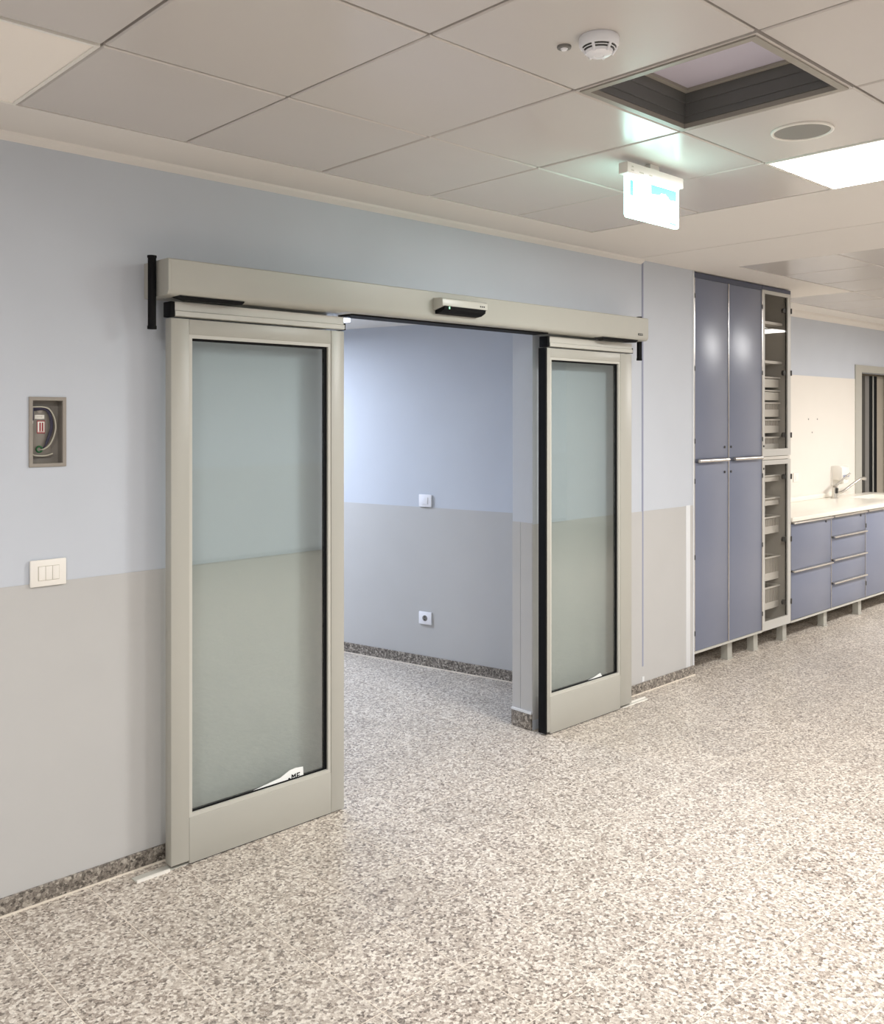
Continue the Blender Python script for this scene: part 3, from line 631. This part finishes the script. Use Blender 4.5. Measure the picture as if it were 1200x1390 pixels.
# ------------------------------------------------------------------ glazed cabinet
gc = thing('glass_cabinet', (6.61, 3.65, 0), 'narrow glazed cabinet with shelves and baskets beside the blue cupboard', 'cabinet')
carcass(gc, 6.390, 6.832, .13, 2.668, m=M_CABIN)
box('filler', 6.390, 6.832, CF+.003, CF+DTH, 2.640, 2.668, M_CABTOP, gc); box('rail', 6.40, 6.82, CF+.004, CF+DTH, 1.390, 1.412, M_CABIN, gc)
box('post', 6.58, 6.605, 3.93, 3.945, .16, 2.64, M_GREYM, gc)
for z0, z1, gz0, gz1 in ((.134, 1.386, .200, 1.352), (1.416, 2.638, 1.468, 2.612)):
    fr = obj('door', lambda bm: grid_solid(bm, 'y', [6.392, 6.424, 6.782, 6.829], [z0, gz0, gz1, z1], lambda u, v: not (6.424 < u < 6.782 and gz0 < v < gz1), CF, CF+DTH), M_CABFR, gc, label='pale framed glass door')
    box('glass_pane', 6.4245, 6.7815, CF+.007, CF+.012, gz0+.0005, gz1-.0005, M_SMOKE, fr)
    obj('gasket', lambda bm: bx(bm, 6.774, 6.7817, CF+.013, CF+.0175, gz0+.002, gz1-.002), M_BLACK, fr)
    for hz in (gz0+.10, (gz0+gz1)/2, gz1-.10):
        obj('hinge', lambda bm: (bx(bm, 6.826, 6.834, CF-.008, CF+.004, hz-.02, hz+.02)), M_DARK, fr); obj('hinge_cup', lambda bm: cyl(bm, (6.755, CF+.0125, hz), (6.755, CF+.03, hz), .02, n=16), M_DARK, fr)
    lz = z0+.075 if z0 > 1 else z1-.06
    obj('lock', lambda bm: cyl(bm, (6.405, CF-.004, lz), (6.405, CF, lz), .008, n=12), M_DARK, fr)
for z in (2.412, 2.118): box('shelf', 6.409, 6.805, 3.40, 3.955, z-.010, z+.010, M_WHITE, gc)
BSK = thing  # baskets are loose things on runners
def basket(z, h, solid, label):
    t = thing('wire_basket', (6.607, 3.68, z-h), label, 'basket', 'storage baskets in the glazed cabinet')
    X0, X1, Y0, Y1 = 6.420, 6.794, 3.425, 3.93
    rim = obj('rim', lambda bm: ring_xy(bm, X0-.006, X1+.006, Y0-.012, Y1, .014, z-.006, z+.004), M_WHITE, t)
    zs = z-h + solid
    def walls(bm):
        bx(bm, X0+.004, X1-.004, Y0, Y0+.004, z-h, zs); bx(bm, X0+.004, X1-.004, Y1-.016, Y1-.012, z-h, zs); bx(bm, X0, X0+.004, Y0, Y1-.012, z-h, zs); bx(bm, X1-.004, X1, Y0, Y1-.012, z-h, zs); bx(bm, X0+.004, X1-.004, Y0+.004, Y1-.016, z-h, z-h+.004)
    obj('tray', walls, M_WHITE, t)
    if z-.006-zs > .01:
        n = 15
        for k in range(n):
            x = X0+.012+(X1-X0-.024)*k/(n-1)
            obj('wire', lambda bm: bx(bm, x-.006, x+.006, Y0, Y0+.004, zs, z-.006), M_BASKET, t)
        def side(bm):
            for xx in (X0+.001, X1-.005):
                for q in range(14): yy = Y0+.02+(Y1-Y0-.06)*q/13; bx(bm, xx, xx+.004, yy-.005, yy+.005, zs, z-.006)
        obj('side_wire', side, M_BASKET, t)
names = [(2.005, .075, .062, 'shallow white tray, topmost in the glazed cabinet'), (1.905, .072, .06, 'shallow white tray, second from the top in the glazed cabinet'),
         (1.812, .105, .055, 'white wire basket in the upper glazed cabinet just below the shallow trays'), (1.685, .10, .055, 'white wire basket, middle of the three in the upper glazed cabinet'),
         (1.552, .095, .045, 'white wire basket lowest behind the upper glass door'),
         (1.262, .045, .034, 'shallow white tray topmost behind the lower glass door'), (1.092, .055, .034, 'shallow white tray, second behind the lower glass door'), (.948, .125, .055, 'white wire basket below the shallow trays behind the lower glass door'),
         (.645, .175, .055, 'deep white wire basket, second lowest in the glazed cabinet'), (.418, .165, .05, 'deep white wire basket at the very bottom of the glazed cabinet')]
for a in names: basket(*a)
leg(gc, 6.798); leg(gc, 6.44, 3.90); leg(gc, 6.78, 3.90)

# ------------------------------------------------------------------ base cabinets, worktop, sink
def base_unit(x0, x1, splits, label, doors=False):
    t = thing('base_cabinet', ((x0+x1)/2, 3.65, 0), label, 'cabinet', 'base cabinets under the worktop')
    carcass(t, x0, x1, .13, .900)
    box('base_strip', x0, x1, CF+.001, CF+DTH, .130, .146, M_ALU2, t)
    box('edge_profile', x1-.007, x1-.001, CF-.003, CF+DTH, .147, .898, M_CHROME, t)
    zs = [.148] + splits + [.898]
    for k in range(len(zs)-1):
        nm = 'door' if doors else 'drawer'
        d = box(nm, x0+.003, x1-.009, CF, CF+DTH, zs[k]+.002, zs[k+1]-.014, M_CAB, t, bevel=.0015)
        handle(d, x0+.012, x1-.010, zs[k+1]-.010)
        if k == len(zs)-2: obj('lock', lambda bm: cyl(bm, (x1-.10, CF-.004, zs[k+1]-.035), (x1-.10, CF, zs[k+1]-.035), .010, n=12), M_DARK, d)
        if doors:
            for hz in (zs[k]+.12, zs[k+1]-.13): obj('hinge', lambda bm: bx(bm, x0-.002, x0+.006, CF-.006, CF+.002, hz-.018, hz+.018), M_DARK, d)
    leg(t, x1-.036); leg(t, x0+.06, 3.90); leg(t, x1-.06, 3.90)
base_unit(6.836, 7.534, [.528], 'slate blue base cabinet with two deep drawers next to the glazed cabinet')
base_unit(7.538, 8.206, [.352, .542, .730], 'slate blue base cabinet with four drawers')
base_unit(8.210, 8.900, [], 'slate blue base cabinet with a single door at the edge of the view', True)
base_unit(8.904, 9.700, [], 'slate blue base cabinet under the sink, cut off by the edge of the view', True)
def b_top(bm):
    us = [6.835, 8.98, 9.55, 9.80]; vs = [CF-.012, 3.48, 3.82, AY-.0035]
    grid_solid(bm, 'z', us, vs, lambda u, v: not (8.98 < u < 9.55 and 3.48 < v < 3.82), .903, .936)
wt = tag(obj('worktop', b_top, M_TOP, bevel=.003), 'long white worktop with integrated sink over the base cabinets', 'worktop')
obj('upstand', lambda bm: bx(bm, 6.835, 8.93, AY-.022, AY-.0035, .9365, .980), M_TOP, wt, bevel=.002)
def b_bowl(bm):
    a = [bm.verts.new(v) for v in ((8.981, 3.481, .930), (9.549, 3.481, .930), (9.549, 3.819, .930), (8.981, 3.819, .930))]
    c = [bm.verts.new(v) for v in ((9.03, 3.53, .925-.02), (9.50, 3.53, .925-.02), (9.50, 3.78, .925-.02), (9.03, 3.78, .925-.02))]
    for k in range(4): bm.faces.new((a[k], a[(k+1) % 4], c[(k+1) % 4], c[k]))
    bm.faces.new(c)
obj('sink_bowl', b_bowl, M_TOP, wt)
# faucet
t = thing('faucet', (8.79, 3.87, .936), 'chrome lever faucet standing by the sink', 'faucet')
obj('body', lambda bm: (cyl(bm, (8.79, 3.87, .9365), (8.79, 3.87, .945), .034, n=20), cyl(bm, (8.79, 3.87, .945), (8.79, 3.87, 1.04), .025, .022, n=20)), M_CHROME, t, smooth=True)
obj('spout', lambda bm: tube(bm, smooth_path([(8.80, 3.865, .985), (8.92, 3.85, .995), (9.06, 3.82, 1.055), (9.17, 3.79, 1.105), (9.23, 3.775, 1.112)]), .013, 12), M_CHROME, t, smooth=True)
obj('aerator', lambda bm: cyl(bm, (9.235, 3.774, 1.118), (9.235, 3.774, 1.092), .016, n=16), M_CHROME, t, smooth=True)
obj('lever', lambda bm: tube(bm, [(8.79, 3.87, 1.04), (8.82, 3.865, 1.062), (8.92, 3.85, 1.11), (9.04, 3.83, 1.165)], [.020, .012, .008, .008], 12), M_CHROME, t, smooth=True)
obj('cartridge', lambda bm: cyl(bm, (8.775, 3.845, .985), (8.773, 3.841, 1.035), .012, n=12), M_DARK, t)
# soap dispenser
t = thing('soap_dispenser', (9.02, AY-.003, 1.06), 'white wall soap dispenser with a blue grey band above the faucet', 'soap dispenser')
box('back_plate', 8.925, 9.10, AY-.012, AY-.0033, 1.045, 1.232, M_WHITE, t, bevel=.003)
obj('cover', lambda bm: prism_x(bm, [(AY-.0125, 1.235), (AY-.085, 1.235), (AY-.110, 1.220), (AY-.112, 1.125), (AY-.095, 1.10), (AY-.0125, 1.10)], 8.93, 9.095), M_WHITE, t, bevel=.006)
box('label_band', 8.945, 9.085, AY-.1135, AY-.1122, 1.128, 1.150, M_LABEL, t)
obj('nozzle', lambda bm: cyl(bm, (9.012, AY-.06, 1.100), (9.012, AY-.06, 1.058), .022, .014, n=16), M_WHITE, t, smooth=True)
obj('push_lever', lambda bm: bx(bm, 8.96, 9.065, AY-.112, AY-.092, 1.068, 1.100), M_WHITE, t, bevel=.004)
t = thing('wall_socket', (8.20, AY-.003, 1.115), 'white socket plate on the cream wall just right of the glazed cabinet', 'socket')
box('plate', 8.14, 8.235, AY-.012, AY-.0033, 1.115, 1.197, M_WHITE, t, bevel=.002); box('rocker', 8.165, 8.21, AY-.0145, AY-.0122, 1.135, 1.177, M_WHITE, t, bevel=.001)
